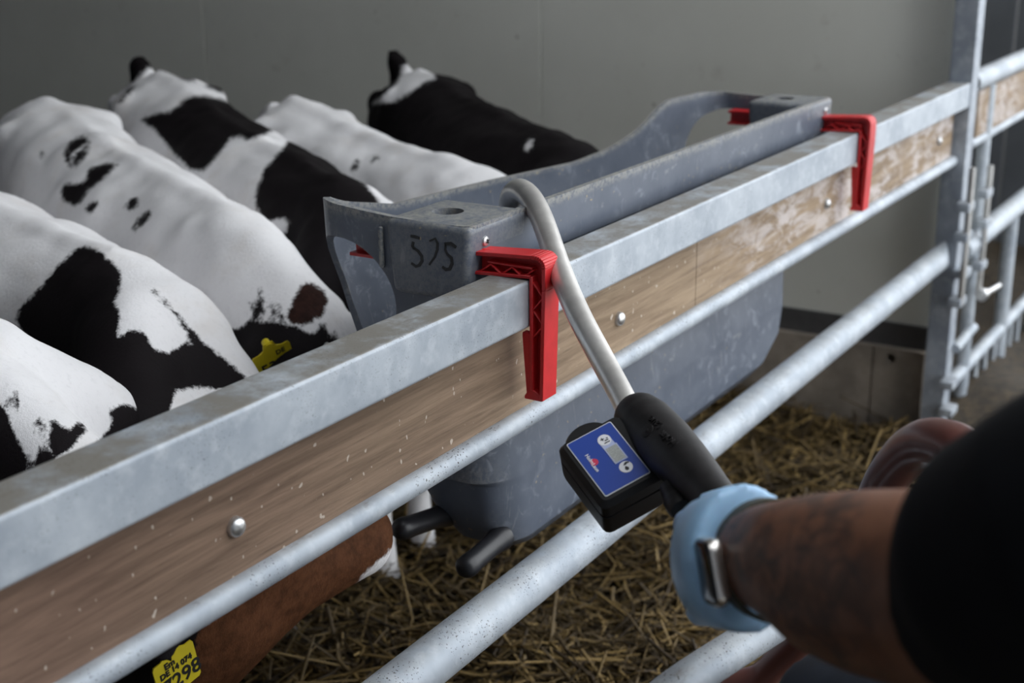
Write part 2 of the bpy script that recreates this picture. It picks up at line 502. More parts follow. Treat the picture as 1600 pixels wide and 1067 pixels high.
# post at the end of the gate with its hinge
post = empty('gate_post', (2.12, .03, 0))
tag(post, 'square galvanised steel post with hinge lugs at the far end of the boarded gate', 'post')
obj('post_tube', MB().box((2.089, -.002, -.12), (2.150, .056, 2.72)), GALVD, post, bevel=.004, seg=4, smooth=False)
def lug(px, py, w=.05, dx=.0):
    p = plane_at(px, py, 1, -.012)
    obj('hinge_lug', MB().box((p[0]-.030+dx, -.034, p[2]-.011), (p[0]+.030+dx, .0, p[2]+.011)), GALVD, post, bevel=.003)
for px, py in ((1505, 322), (1502, 368), (1500, 425), (1492, 470), (1480, 598), (1478, 640)):
    lug(px, py)
for px, py in ((1540, 300), (1538, 346), (1531, 412)):
    p = plane_at(px, py, 1, .0)
    obj('hinge_lug', MB().box((p[0]-.045, -.016, p[2]-.011), (p[0]+.018, .012, p[2]+.011)), GALVD, post, bevel=.003)
for (px, py0, py1, y) in ((1520, 262, 470, -.028), (1548, 258, 455, -.004)):
    p = plane_at(px, py0, 1, y); q = plane_at(px-12, py1, 1, y)
    obj('hinge_pin', MB().tube([(p[0], y, q[2]), (p[0], y, p[2])], .0085, 12), BOLT, post)
p = plane_at(1540, 455, 1, -.02)
obj('latch_bolt', MB().tube([(p[0]-.06, -.02, p[2]), (p[0]+.09, -.035, p[2]-.004)], .008, 10).tube([(p[0]-.05, -.02, p[2]-.001), (p[0]-.02, -.02, p[2]-.001)], .016, 10), BOLT, post)
p = plane_at(1512, 522, 1, -.02)
obj('latch_stub', MB().tube([(p[0]-.08, -.01, p[2]-.02), (p[0]+.06, -.02, p[2]+.004)], .013, 12), GALVT, post)

# next gate along the same line
g2 = empty('neighbour_gate', (2.9, .02, 0))
tag(g2, 'galvanised tube gate of the next pen beyond the square post', 'gate')
ex_ = plane_at(1539, 200, 1, .03)[0]
obj('end_tube', MB().tube([(ex_, .03, -.06), (ex_, .03, .90)], .0185, 16), GALVT, g2)
obj('top_tube', MB().tube([(2.20, .03, .925), (4.3, .03, .925)], .027, 20), GALVT, g2)
obj('tube_cap', MB().tube([(2.192, .03, .925), (2.202, .03, .925)], .0265, 20), RUBBER, g2)
obj('board', MB().box((2.28, .022, .775), (4.3, .040, .895)), WOOD, g2, bevel=.001)
obj('middle_tube', MB().tube([(2.24, .03, .762), (4.3, .03, .762)], .0135, 14), GALVT, g2)
obj('lower_tube', MB().tube([(2.26, .03, .475), (4.3, .03, .475)], .030, 18), GALVT, g2)
obj('bottom_tube', MB().tube([(2.24, .03, .10), (4.3, .03, .10)], .0185, 14), GALVT, g2)
for x in (2.86, 3.32, 3.8):
    obj('upright_tube', MB().tube([(x, .03, -.08), (x, .03, .475)], .021, 14), GALVT, g2)
for k in range(7):
    x = 2.46 + .11*k
    if abs(x-2.86) < .05: continue
    obj('bar', MB().tube([(x, .03, -.08), (x, .03, .10)], .0085, 10), GALVT, g2)
obj('bolt_head', MB().tube([(2.41, .023, .842), (2.41, .014, .842)], .010, 12), BOLT, g2)

# ------------------------------------------------------------------ the trough
TX0, TX1 = -.030, 1.275
def prof(z, tab):
    zs = [r[0] for r in tab]
    return [float(np.interp(z, zs, [r[k] for r in tab])) for k in range(1, len(tab[0]))]
#        z     X0     X1    Y0    Y1   rgx  rgy  (near gate corner) rgx2 rgy2 (far) rcx rcy
TAB = [(.515, .085, 1.08, .085, .165, .05, .03, .16, .05, .05, .035),
       (.535, .050, 1.15, .072, .190, .06, .04, .19, .07, .07, .05),
       (.58, .030, 1.25, .066, .222, .06, .04, .23, .09, .08, .06),
       (.632, .020, 1.275, .066, .245, .06, .04, .24, .09, .09, .06),
       (.640, .005, 1.275, .066, .250, .07, .05, .24, .09, .09, .06),
       (.75, -.005, 1.275, .080, .285, .06, .05, .23, .085, .09, .07),
       (.86, -.020, 1.268, .098, .318, .04, .03, .08, .04, .08, .06),
       (.915, -.026, 1.272, .100, .330, .02, .02, .03, .02, .07, .05),
       (.93, -.028, 1.273, .078, .332, .012, .012, .012, .012, .07, .05),
       (.94, -.029, 1.274, .0745, .333, .012, .012, .012, .012, .07, .05),
       (1.02, -.030, 1.275, .0745, .335, .012, .012, .012, .012, .07, .05)]
NL, NC, NS = 40, 7, 10
def ring_xy(z):
    X0, X1, Y0, Y1, ax, ay, bx, by, cx, cy = prof(z, TAB)
    P = []
    for i in range(NL): P.append((X0+ax + (X1-bx-X0-ax)*i/NL, Y0))
    for i in range(NC): t = i/NC; P.append((X1-bx+bx*t, Y0+by*t))          # the far corner is a flat chamfer
    for i in range(NS): P.append((X1, Y0+by + (Y1-cy-Y0-by)*i/NS))
    for i in range(NC): t = math.pi/2*i/NC; P.append((X1-cx+cx*math.cos(t), Y1-cy+cy*math.sin(t)))
    for i in range(NL): P.append((X1-cx + (X0+cx-X1+cx)*i/NL, Y1))
    for i in range(NC): t = math.pi/2*i/NC; P.append((X0+cx-cx*math.sin(t), Y1-cy+cy*math.cos(t)))
    for i in range(NS): P.append((X0, Y1-cy + (Y0+ay-Y1+cy)*i/NS))
    for i in range(NC): t = math.pi/2*i/NC; P.append((X0+ax-ax*math.cos(t), Y0+ay-ay*math.sin(t)))
    return P
def ztop(x, y):
    front = 1.0
    back = float(np.interp(x, [-.03, .0, .06, .165, .3, .42, .58, .69, .81, .90, .96, 1.01, 1.05, 1.15, 1.275],
                           [1.012, 1.008, .990, .967, .962, .957, .948, .942, .946, .958, .974, .994, 1.004, 1.002, .998]))
    k = min(1, max(0, (y-.10)/.2))
    e = front*(1-k) + back*k
    if x < .0 or x > 1.25: e -= .006*math.sin(math.pi*k)
    return e
def trough_shell():
    b = MB(); rings = []
    for z in (.515, .522, .535, .558, .58, .61, .631, .6345, .640, .68, .72, .75, .80, .86):
        rings.append([(x, y, z) for x, y in ring_xy(z)])
    for k in range(1, 11):
        t = k/10
        base = ring_xy(.9); r = []
        for i, (x, y) in enumerate(base):
            zt = ztop(x, y); z = .86 + (zt-.86)*t
            X, Y = ring_xy(z)[i]; r.append((X, Y, z))
        rings.append(r)
    n = len(rings[0])
    b.loft(rings, cap=False)
    b.f.append(tuple(reversed(range(n))))
    return b.mesh('basin')
def tr_mods(o):
    s = o.modifiers.new('s', 'SOLIDIFY'); s.thickness = .009; s.offset = -1
    ex = []
    for X in (TX0, TX1):
        c = MB(); R = []
        for i in range(1, 24):
            th = math.pi*i/24
            R.append([(X-(.17 if X > .5 else .045)*math.cos(th), .288+.092*math.sin(th)*math.cos(p), .880+.084*math.sin(th)*math.sin(p)) for p in [2*math.pi*j/36 for j in range(36)]])
        c.loft(R)
        q = bpy.data.objects.new('c', c.mesh('c')); COL.objects.link(q); ex.append(q)
        k = o.modifiers.new('b', 'BOOLEAN'); k.operation = 'DIFFERENCE'; k.object = q; k.solver = 'EXACT'
    return ex
trough = empty('feeding_trough', (.62, .19, .515))
tag(trough, 'long grey plastic calf feeding trough hung on the gate with red hooks', 'trough')
obj('basin', modified(trough_shell(), tr_mods), TROUGH, trough, angle=18)
def end_block(x0, x1, hx):
    me = MB().box((x0, .0725, .903), (x1, .202, .999)).mesh('b')
    bm = bmesh.new(); bm.from_mesh(me)
    for v in bm.verts:
        if v.co.z < .95: v.co.y += .006 if v.co.y < .1 else -.010
    bmesh.ops.bevel(bm, geom=bm.edges[:], offset=.009, segments=4, affect='EDGES', profile=.5)
    bm.to_mesh(me); bm.free()
    def f(o):
        c = MB().tube([(hx, .152, .95), (hx, .152, 1.1)], .0205, 28)
        c.box((x0+.012, .085, .85), (x1-.012, .19, .985))
        q = bpy.data.objects.new('c', c.mesh('c')); COL.objects.link(q)
        k = o.modifiers.new('b', 'BOOLEAN'); k.operation = 'DIFFERENCE'; k.object = q; k.solver = 'EXACT'
        k.use_self = True
        return [q]
    return modified(me, f)
obj('end_block', end_block(-.036, .10, .035), TROUGH, trough, angle=50)
obj('end_block', end_block(1.150, 1.279, 1.215), TROUGH, trough, angle=50)
rl = [(prof(.880+.084*math.sin(a), TAB)[0]-.003, .288+.092*math.cos(a), .880+.084*math.sin(a)) for a in np.linspace(-1.15, -2.75, 20)]
obj('rim_lip', MB().tube(rl, .0065, 10), TROUGH, trough)
obj('strap_rib', MB().box((-.0355, .207, .932), (-.029, .213, .986)), TROUGH, trough, bevel=.003)
# handwritten number on the end block
def stroke(pts, w):
    b = MB()
    P = [plane_at(x, y, 0, -.0364) for x, y in pts]
    n = len(P); L = []; Rr = []
    for k, p in enumerate(P):
        t = norm(P[min(k+1, n-1)] - P[max(k-1, 0)]); s = np.cross(t, [1, 0, 0])
        ww = 1.3*w*(.55+.45*math.sin(math.pi*(k+.6)/(n+.2)))
        L.append(p+s*ww); Rr.append(p-s*ww)
    b.loft([[l + np.array([-.0004, 0, 0]), r + np.array([-.0004, 0, 0]), r + np.array([.0008, 0, 0]), l + np.array([.0008, 0, 0])] for l, r in zip(L, Rr)])
    return b.mesh('s')
Z3 = lambda a, b: (490+a/5.081, 290+b/5.081)
wr = join([stroke([Z3(*p) for p in s], w) for s, w in (
    ([(770, 400), (800, 405), (842, 418)], .0016), ([(790, 445), (785, 480), (800, 505)], .0016),
    ([(795, 495), (830, 520), (858, 560), (860, 600), (840, 632), (812, 642), (775, 615)], .0017),
    ([(920, 440), (965, 420), (985, 460), (982, 510), (960, 570), (918, 628)], .0013),
    ([(1040, 462), (1090, 460), (1132, 490)], .0017), ([(1048, 465), (1045, 510), (1062, 548)], .0012),
    ([(1062, 545), (1095, 575), (1100, 620), (1080, 662), (1050, 668), (1022, 645)], .0018))])
tag(obj('marker_number', wr, INK, trough, smooth=False), 'handwritten black number 515')
# red hooks that hang the trough on the rail
def hook(x0):
    hk = tag(empty('hanging_hook', (x0, 0, .8)), 'red plastic hook'); attach(hk, trough)
    x1 = x0+.034; b = MB(); HE = .272
    def slab(poly, xa, xb): b.prism([(xa, y, z) for y, z in poly], (xb-xa, 0, 0))
    za, zb = .9415, .972
    # outer band: over the top and down the front
    arc = [(-.010-.0145*math.sin(t), za+.016+.0145*math.cos(t)) for t in [math.pi/2*i/6 for i in range(7)]]
    outer = [(HE, zb-.006), (.075, zb-.005)] + [(-.004, zb)] + arc + [(-.0245, .93), (-.020, .788)]
    inner = [(HE, zb-.011), (.075, zb-.010)] + [(-.004, zb-.005)] + [(-.010-.009*math.sin(t), za+.016+.009*math.cos(t)) for t in [math.pi/2*i/6 for i in range(7)]] + [(-.0190, .93), (-.0150, .788)]
    for i in range(len(outer)-1):
        b.prism([(x0, *outer[i]), (x0, *outer[i+1]), (x0, *inner[i+1]), (x0, *inner[i])], (.034, 0, 0))
    slab([(HE, .938), (.075, .938), (-.002, za+.001), (-.002, za+.005), (.075, .9425), (HE, .9425)], x0, x1)     # lower flange on the rail
    slab([(-.0018, za+.004), (-.0018, .80), (-.0060, .80), (-.0060, za+.004)], x0, x1)                              # inner flange on the front
    slab([(HE, .938), (HE, zb-.007), (-.012, zb-.003), (-.021, za), (-.018, .79), (-.003, .79), (-.003, za)], x0+.014, x0+.020)  # web
    slab([(.06, .954), (.06, .957), (-.004, .956), (-.004, .953)], x0+.003, x0+.014)
    # zigzag ribs
    zs = np.linspace(.938, .868, 5)
    for i in range(4):
        a = (-.005, zs[i]) if i % 2 == 0 else (-.020, zs[i]); c = (-.020, zs[i+1]) if i % 2 == 0 else (-.005, zs[i+1])
        d = norm(np.array([c[0]-a[0], c[1]-a[1]])); n = np.array([-d[1], d[0]])*.0011
        slab([(a[0]+n[0], a[1]+n[1]), (c[0]+n[0], c[1]+n[1]), (c[0]-n[0], c[1]-n[1]), (a[0]-n[0], a[1]-n[1])], x0+.002, x0+.030)
    ysx = np.linspace(.07, -.006, 6)
    for i in range(5):
        a = (ysx[i], .9425) if i % 2 == 0 else (ysx[i], .953); c = (ysx[i+1], .953) if i % 2 == 0 else (ysx[i+1], .9425)
        d = norm(np.array([c[0]-a[0], c[1]-a[1]])); n = np.array([-d[1], d[0]])*.0010
        slab([(a[0]+n[0], a[1]+n[1]), (c[0]+n[0], c[1]+n[1]), (c[0]-n[0], c[1]-n[1]), (a[0]-n[0], a[1]-n[1])], x0+.002, x0+.030)
    obj('hook_frame', b, RED, hk, bevel=.0006, seg=1)
    # tongue below the rail, with a toe
    c = MB()
    c.prism([(x0+.001, y, z) for y, z in [(-.004, .872), (.009, .874), (.0095, .869), (.004, .795), (.007, .791), (.007, .787), (-.018, .787), (-.015, .796), (-.006, .80)]], (.010, 0, 0))
    obj('hook_tongue', c, RED, hk, bevel=.0008, seg=1)
    s = MB(); xs_ = x0+.017 if x0 > .5 else x0+.020; zc = .9765
    s.loft([[(xs_+r*math.cos(t), .0745-d, zc+r*math.sin(t)) for t in [2*math.pi*i/16 for i in range(16)]] for r, d in ((.0065, -.002), (.0068, .001), (.0058, .0032), (.003, .0045), (.0005, .0048))])
    sc = obj('screw', s, BOLT, hk)
    xm = MB()
    for a in (.5, .5+math.pi/2):
        d = np.array([math.cos(a), 0, math.sin(a)]); e = np.array([-math.sin(a), 0, math.cos(a)])
        xm.obox(np.array([xs_, .0745-.0050, zc]), (d, e, np.array([0, 1, 0])), (.0030, .0007, .0006))
    obj('screw_slot', xm, INK, hk)
hook(-.020); hook(1.222)
def teat(base, tip):
    base = np.array(base); tip = np.array(tip); d = tip-base
    prof_ = [(0, .0175), (.06, .0185), (.16, .0165), (.3, .0150), (.72, .0150), (.84, .0160), (.93, .0150), (.985, .0105), (1.0, .004)]
    return MB().tube([base + d*t for t, r in prof_], [r for t, r in prof_], 20)
for bs, tp in (((.055, .176, .562), (-.052, .190, .575)), ((.055, .088, .548), (-.055, .082, .546)),
               ):
    obj('teat', teat(bs, tp), RUBBER, trough)
for x in (.30, .62, .94):
    obj('teat', teat((x, .17, .57), (x, .30, .585)), RUBBER, trough)

# ------------------------------------------------------------------ calves
def sdf(P, polys):
    best = np.full(len(P), 1e3)
    for poly in polys:
        Q = np.array(poly, float); n = len(Q)
        d = np.full(len(P), 1e9); inside = np.zeros(len(P), bool)
        for i in range(n):
            a = Q[i]; b = Q[(i+1) % n]; ab = b-a; ap = P-a
            t = np.clip(ap@ab/(ab@ab+1e-9), 0, 1)
            d = np.minimum(d, np.hypot(*(ap - t[:, None]*ab).T))
            c = ((a[1] > P[:, 1]) != (b[1] > P[:, 1]))
            xi = a[0] + (P[:, 1]-a[1])*(b[0]-a[0])/((b[1]-a[1]) if abs(b[1]-a[1]) > 1e-9 else 1e-9)
            inside ^= c & (P[:, 0] < xi)
        best = np.minimum(best, np.where(inside, -d, d))
    return best

def K(x0, y0, s, pts): return [(x0+a/s, y0+b/s) for a, b in pts]

def ring(c, s, u, hw, hu, hd, n=22, pw=1.0):
    out = []
    for i in range(n):
        t = 2*math.pi*i/n; x = math.cos(t); y = math.sin(t)
        sx = math.copysign(abs(x)**pw, x)
        out.append(c + s*hw*sx + u*(hu*y if y > 0 else hd*y))
    return out

def make_calf(spec):
    Rp = np.array(spec['rump']); Wp = np.array(spec['withers']); poll = np.array(spec['poll']); muz = np.array(spec['muzzle'])
    k = spec.get('fat', 1.0); dz = spec.get('deep', 1.0)
    d = np.array([Wp[0]-Rp[0], Wp[1]-Rp[1], 0.]); L = np.linalg.norm(d); d = d/L
    s = np.array([-d[1], d[0], 0.]); u = np.array([0, 0, 1.])
    def P(t, lat, z): return np.array([Rp[0], Rp[1], 0]) + d*(t*L) + s*lat + u*z
    def top(t): return Rp[2] + (Wp[2]-Rp[2])*min(max(t, 0), 1) - spec.get('sway', .012)*math.sin(math.pi*min(max(t, 0), 1))
    b = MB(); R = []
    for t, dzt, hw, dp in ((-.19, -.17, .035, .10), (-.165, -.10, .075, .21), (-.11, -.045, .115, .30), (-.03, -.012, .140, .345), (.06, .0, .152, .365),
                           (.16, -.004, .150, .37), (.30, -.010, .160, .385), (.46, -.012, .175, .41), (.62, -.010, .176, .425),
                           (.78, -.006, .158, .43), (.90, -.002, .138, .425), (1.0, .0, .120, .41), (1.09, -.03, .112, .37), (1.17, -.09, .09, .27), (1.22, -.15, .05, .14)):
        zt = top(t)+dzt; dp *= dz
        hw *= k*(1 if t < .7 else spec.get('sh', 1)); c = P(t, 0, zt-dp*.46); R.append(ring(c, s, u, hw, dp*.46, dp*.54, 24, .72 if t < .2 else .86))
    b.loft(R)
    for sg in (-1, 1):                                   # hip and pin bones
        for t, lat, z, r in ((.07, .105, -.058, .038), (-.13, .070, -.095, .036), (.93, .035, -.060, .055)):
            c = P(t, sg*lat*k, top(t)+z)
            b.loft([[c + np.array([r*math.sin(a)*math.cos(q), r*math.sin(a)*math.sin(q), r*math.cos(a)]) for q in [2*math.pi*j/12 for j in range(12)]] for a in [math.pi*i/8 for i in range(1, 8)]])
    b.tube([P(-.02, 0, top(0)-.022), P(.3, 0, top(.3)-.027), P(.6, 0, top(.6)-.027), P(.95, 0, top(.95)-.02)], .030, 10)
    # neck
    n0 = P(.98, 0, Wp[2]-.15)
    hd = norm(muz-poll)
    hup = norm(np.array([0, 0, 1.]) - hd*hd[2])
    n1 = poll - hup*.06 + hd*.02
    nd = norm(n1-n0); ns = norm(np.cross(u, nd)); nu = np.cross(nd, ns)
    if np.dot(ns, s) < 0: ns = -ns
    nu = norm(np.cross(nd, ns)); nu = nu if nu[2] > 0 else -nu
    R = []
    for t, w, h in ((-.3, .07, .10), (0, .100, .142), (.25, .092, .134), (.5, .083, .118), (.75, .077, .104), (1.0, .070, .088)):
        R.append(ring(n0 + (n1-n0)*t + u*.02*math.sin(math.pi*t), ns, nu, w*k, h, h, 20))
    b.loft(R)
    # head
    hk = spec.get('hs', 1.0); hs = norm(np.cross(hd, hup)); HL = np.linalg.norm(muz-poll)
    R = []
    for t, w, h, off in ((-.14, .040, .045, -.03), (-.06, .068, .074, -.015), (.06, .080, .090, -.012), (.22, .088, .096, -.014), (.36, .086, .094, -.018),
                         (.52, .068, .080, -.02), (.70, .053, .062, -.022), (.84, .051, .054, -.022), (.95, .050, .046, -.02), (1.01, .034, .030, -.02)):
        jw = 1 + (spec.get('jaw', 1.12)-1)*max(0, 1-abs(t-.30)/.5); R.append(ring(poll + hd*HL*t + hup*(off-.055)*hk, hs, hup, w*hk, h*hk, h*hk*jw, 20))
    b.loft(R)
    ears = []
    for sg in (-1, 1):                                   # ears: leaf shaped, hanging out to the side
        e0 = poll + hs*sg*.055*spec.get('hs',1) - hup*.035 + hd*.02
        ed = norm(hs*sg*1.0 - hd*.25 - np.array([0, 0, .35]) + spec.get('ear', np.zeros(3)))
        ew = norm(np.cross(ed, hup)); en = np.cross(ed, ew)
        R = []
        for t, w, h in ((-.01, .018, .016), (.03, .028, .016), (.06, .042, .013), (.095, .043, .012), (.125, .030, .011), (.145, .012, .009)):
            R.append(ring(e0 + ed*t, ew, en, w, h, h, 14))
        b.loft(R); ears.append((e0, ed, ew, en))
    # tail
    tu = spec.get('tailup', 0)
    tb = spec.get('tailback', 0)
    b.tube([P(-.10, 0, top(0)-.035), P(-.165-tb, 0, top(0)-.055+tu), P(-.215, .01, top(0)-.2+tu*.5), P(-.21, .02, top(0)-.38), P(-.20, .02, .38)], [.028, .026, .022, .018, .024], 10)
    # legs
    feet = []
    for sg in (-1, 1):
        zb = Wp[2]-.36
        lt = spec.get('lt', -.10); q = [(.95, .085, zb+.10, .085), (.94, .095, zb, .066), (.965+lt*.6, .095, .36, .043), (.965+lt*.75, .092, .29, .040), (.955+lt, .090, .18, .026), (.955+lt, .090, .10, .032), (.97+lt, .09, .05, .030), (.985+lt, .09, .02, .033)]
        b.tube([P(t, l*sg, z) for t, l, z, r in q], [r for *_, r in q], 14); feet.append(P(.985+lt, .09*sg, 0))
        zr = Rp[2]
        q = [(.03, .075, zr-.20, .12), (.10, .095, zr-.34, .105), (.10, .10, zr-.44, .075), (-.04, .095, .40, .046), (-.085, .092, .345, .040), (-.05, .09, .25, .030), (-.03, .088, .12, .031), (-.01, .088, .05, .031), (.005, .088, .02, .034)]
        b.tube([P(t, l*sg, z) for t, l, z, r in q], [r for *_, r in q], 14); feet.append(P(.005, .088*sg, 0))
    me = remesh(b.mesh('body'), .0115, 12, .5)
    V = np.empty(len(me.vertices)*3); me.vertices.foreach_get('co', V); V = V.reshape(-1, 3)
    N = np.empty(len(me.vertices)*3); me.vertices.foreach_get('normal', N); N = N.reshape(-1, 3)
    from mathutils import noise as nz
    h = np.array([nz.noise(Vector(p)*9) * .010 + nz.noise(Vector(p)*24)*.0025 for p in V])
    V = V + N*(h*np.clip((V[:, 2]-.3)/.3, 0, 1))[:, None]
    me.vertices.foreach_set('co', V.ravel()); me.update()
    px = project(V)
    pt = sdf(px, spec['black'])
    if spec.get('dark'): pt = -sdf(px, spec['white'])
    if spec.get('sock', True): pt = np.maximum(pt, (.30-V[:, 2])*700)              # white stockings
    else: pt = np.minimum(pt, (V[:, 2]-.42)*700)
    bn = sdf(px, spec['brown']) if spec.get('brown') else np.full(len(V), 1e3)
    bn = np.maximum(bn, (.30-V[:, 2])*700)
    for nm, val in (('patch', pt), ('brown', bn)):
        a = me.attributes.new(nm, 'FLOAT', 'POINT'); a.data.foreach_set('value', np.clip(val, -60, 60).astype(np.float32))
    root = empty('calf', (Rp[0]+d[0]*L*.5, Rp[1]+d[1]*L*.5, 0))
    tag(root, spec['label'], 'calf', 'calves feeding at the trough')
    obj('body', me, COAT_DARK if spec.get('darkbrown') else COAT, root, angle=180)
    hm = MB().loft([[(r*math.cos(t)*1.15, r*math.sin(t), z) for t in [2*math.pi*i/14 for i in range(14)]] for z, r in ((-.012, .038), (.0, .041), (.03, .036), (.045, .032))]).mesh('hoof')
    for f in feet:
        o = obj('hoof', hm, HOOF, None); o.location = Vector(f); attach(o, root)
    em = MB().loft([[(.014*math.sin(a)*math.cos(q), .014*math.sin(a)*math.sin(q), .014*math.cos(a)) for q in [2*math.pi*j/12 for j in range(12)]] for a in [math.pi*i/8 for i in range(1, 8)]]).mesh('eye')
    for sg in (-1, 1):
        o = obj('eye', em, EYE, None); o.location = Vector(poll + hd*HL*.36 + hs*sg*.080 - hup*.045); attach(o, root)
    return root, ears, hd, hup, hs

COAT = m_coat('calf_coat'); COAT_DARK = m_coat('calf_coat_dark', brown=(.028, .011, .008))
Z1 = lambda pts: K(0, 60, 3.138, pts)
ZB = lambda pts: K(0, 380, 2.807, pts)
ZA = lambda pts: K(0, 560, 5.333, pts)
ZH = lambda pts: K(340, 400, 5.333, pts)
calves = {}
def W2(px, py, z): return plane_at(px, py, 2, z)
specs = dict(
 F=dict(label='black calf with white rump patch standing nearest the grey end wall', lt=.02, rump=W2(655, 110, .95), withers=W2(900, 222, .895), poll=(.86, .50, .70), muzzle=(.80, .36, .46),
        dark=True, tailback=.04, tailup=.085, black=[[(0,0),(1,0),(0,1)]], white=[[(582,162),(602,148),(622,128),(630,104),(650,96),(672,108),(680,122),(660,130),(640,145),(612,160)], [(818,232),(826,220),(833,219),(830,230),(822,237)],
        [(560,1000),(560,760),(700,760),(700,1000)]]),
 E=dict(label='almost all white calf with two small black flank spots behind the trough end', rump=W2(455, 152, .94), withers=W2(745, 262, .88), poll=(.50, .52, .68), muzzle=(.52, .38, .44),
        black=[[(547,262),(556,248),(562,250),(558,264),(550,268)], [(578,250),(590,243),(592,246),(580,253)]]),
 D=dict(label='mostly black calf with a white mid back patch and white rump beside the trough end', tailup=.06, rump=W2(250, 112, .985), withers=W2(560, 298, .89), poll=(.30, .60, .70), muzzle=(.26, .40, .47),
        black=[Z1([(690,400),(760,370),(830,360),(930,285),(1000,280),(1100,300),(1250,360),(1400,450),(1340,450),(1290,475),(1210,500),(1180,480),(1130,490),(1080,560),(1000,650),(930,640),(850,560),(760,450)]),
               [(452,217),(480,215),(520,230),(550,260),(600,325),(640,400),(600,500),(530,600),(480,500),(440,440),(405,395),(440,372),(452,345),(440,340),(415,350),(398,320),(400,300),(412,265),(435,240)],
               [(190,70),(262,70),(266,114),(245,108),(232,106),(205,130),(190,140)], [(180,162),(200,138),(212,133),(195,158)], [(320,135),(335,126),(360,132),(378,150),(350,147)], [(268,113),(285,112),(305,128),(285,125)]]),
 C=dict(label='white calf with small scattered black spots and yellow tag in its black ear', rump=W2(72, 152, .97), sh=.88, darkbrown=True, withers=W2(376, 334, .90), poll=W2(458, 470, .80), muzzle=(-.085, .40, .52), ear=np.array([-.1, -.2, -.2]),
        black=[[(100,240),(108,222),(130,212),(141,220),(128,230),(112,240),(110,262),(102,252)], [(112,262),(118,240),(140,226),(138,238),(122,258)], [(128,292),(140,262),(165,254),(184,257),(172,270),(150,290),(135,300)],
               [(95,300),(100,288),(130,284),(140,292),(128,315),(118,322),(98,315)], [(133,325),(145,314),(155,316),(148,330),(138,335)],
               [(196,325),(202,312),(215,308),(216,320),(205,330)], [(206,358),(215,342),(235,328),(236,338),(222,352),(208,362)], [(60,240),(68,236),(70,244),(62,247)],
               ZH([(40,690),(70,590),(160,610),(250,560),(300,540),(400,545),(550,560),(640,580),(800,655),(870,560),(900,560),(930,680),(960,620),(1010,680),(1000,760),(900,900),(500,1300),(200,1400),(240,900),(120,830)]),
               ZH([(240,470),(290,520),(280,370),(320,430),(340,270),(370,280),(395,470),(330,520),(290,560)]), ZH([(440,370),(480,420),(490,540),(450,560)]), ZH([(520,400),(550,520),(520,560)])],
        brown=[ZH([(560,520),(640,360),(700,240),(760,210),(890,290),(920,380),(900,450),(860,510),(800,520),(770,570),(620,560)])]),
 B=dict(label='white calf with one large black side patch between the spotted calf and the nearest calf', rump=W2(-215, 205, .96), withers=W2(215, 415, .885), poll=(-.20, .455, .775), muzzle=(-.03, .33, .52),
        black=[ZB([(65,350),(90,280),(190,180),(250,100),(330,25),(380,15),(440,35),(500,90),(535,130),(530,190),(500,270),(525,300),(515,390),(520,420),(560,380),(630,390),(680,470),(740,480),(820,430),(840,440),(760,300),(660,205),(680,200),(740,260),(830,370),(900,440),(1100,605),(1200,700),(960,640),(860,630),(770,650),(740,740),(700,1000),(400,900),(300,600),(140,430)]),
               [(-5,265),(12,268),(20,278),(-5,276)], [(26,296),(50,295),(72,310),(45,307)], [(-280,190),(-150,180),(-90,270),(-130,420),(-260,380)]]),
 A=dict(label='calf nearest the camera with brown cheek and yellow tag 7298 sucking an end teat', rump=np.array([-1.22, 1.42, .93]), sock=False, withers=W2(-130, 480, .92), hs=1.18, jaw=1.75, poll=(-.445, .29, .745), muzzle=(-.078, .19, .680), ear=np.array([-.4, -.1, -.55]),
        black=[ZA([(80,300),(125,260),(160,330),(155,430),(130,450),(90,380)]), ZA([(-900,300),(0,380),(60,430),(110,600),(250,880),(-100,1567),(-1500,1500)]), ZA([(270,570),(340,490),(360,540),(350,620),(320,680),(290,610)]),
               ZA([(420,500),(480,540),(580,600),(640,530),(700,550),(720,600),(650,690),(560,770),(450,850),(400,1200),(200,1200),(270,900),(330,740),(400,780)]),
               ZA([(900,430),(1010,385),(1100,400),(1300,480),(1300,700),(900,900),(800,700),(940,560)]), [(-900,200),(-560,180),(-430,330),(-520,560),(-800,620),(-1000,420)], [(120,1100),(180,960),(330,850),(430,860),(395,925),(330,960),(300,1100)]],
        brown=[[(285,1100),(310,985),(395,925),(440,850),(560,740),(650,745),(634,838),(575,890),(520,960),(440,1028),(420,1100)]]))
for key in 'FEDCBA':
    calves[key] = make_calf(specs[key])

def ear_tag(root, top, xd, yd, size, lines):
    """flat yellow ear tag: shoulders and a stud, hung below the ear; xd right, yd up"""
    xd = norm(xd); yd = norm(yd - xd*np.dot(xd, yd)); zd = np.cross(xd, yd); top = np.asarray(top)
    w, h = size
    out = [(-.12, 0), (.12, 0), (.17, -.16), (.30, -.22), (.46, -.22), (.5, -.28), (.5, -.95), (.45, -1), (-.45, -1), (-.5, -.95), (-.5, -.28), (-.46, -.22), (-.30, -.22), (-.17, -.16)]
    b = MB().prism([top + xd*a*w + yd*c*h - zd*.0008 for a, c in out], zd*.0016)
    t = obj('ear_tag', b, TAG, root, smooth=False); tag(t, 'yellow ear tag')
    s = MB().tube([top + yd*(-.10*h) - zd*.012, top + yd*(-.10*h) + zd*.003], .006, 12)
    obj('tag_stud', s, TAG, t)
    for txt, fx, fy, sz in lines:
        obj('tag_print', text_mesh(txt, sz*h, top + xd*fx*w + yd*fy*h + zd*.0012, xd, yd, .0003, bold=.0004), INK, t, smooth=False)
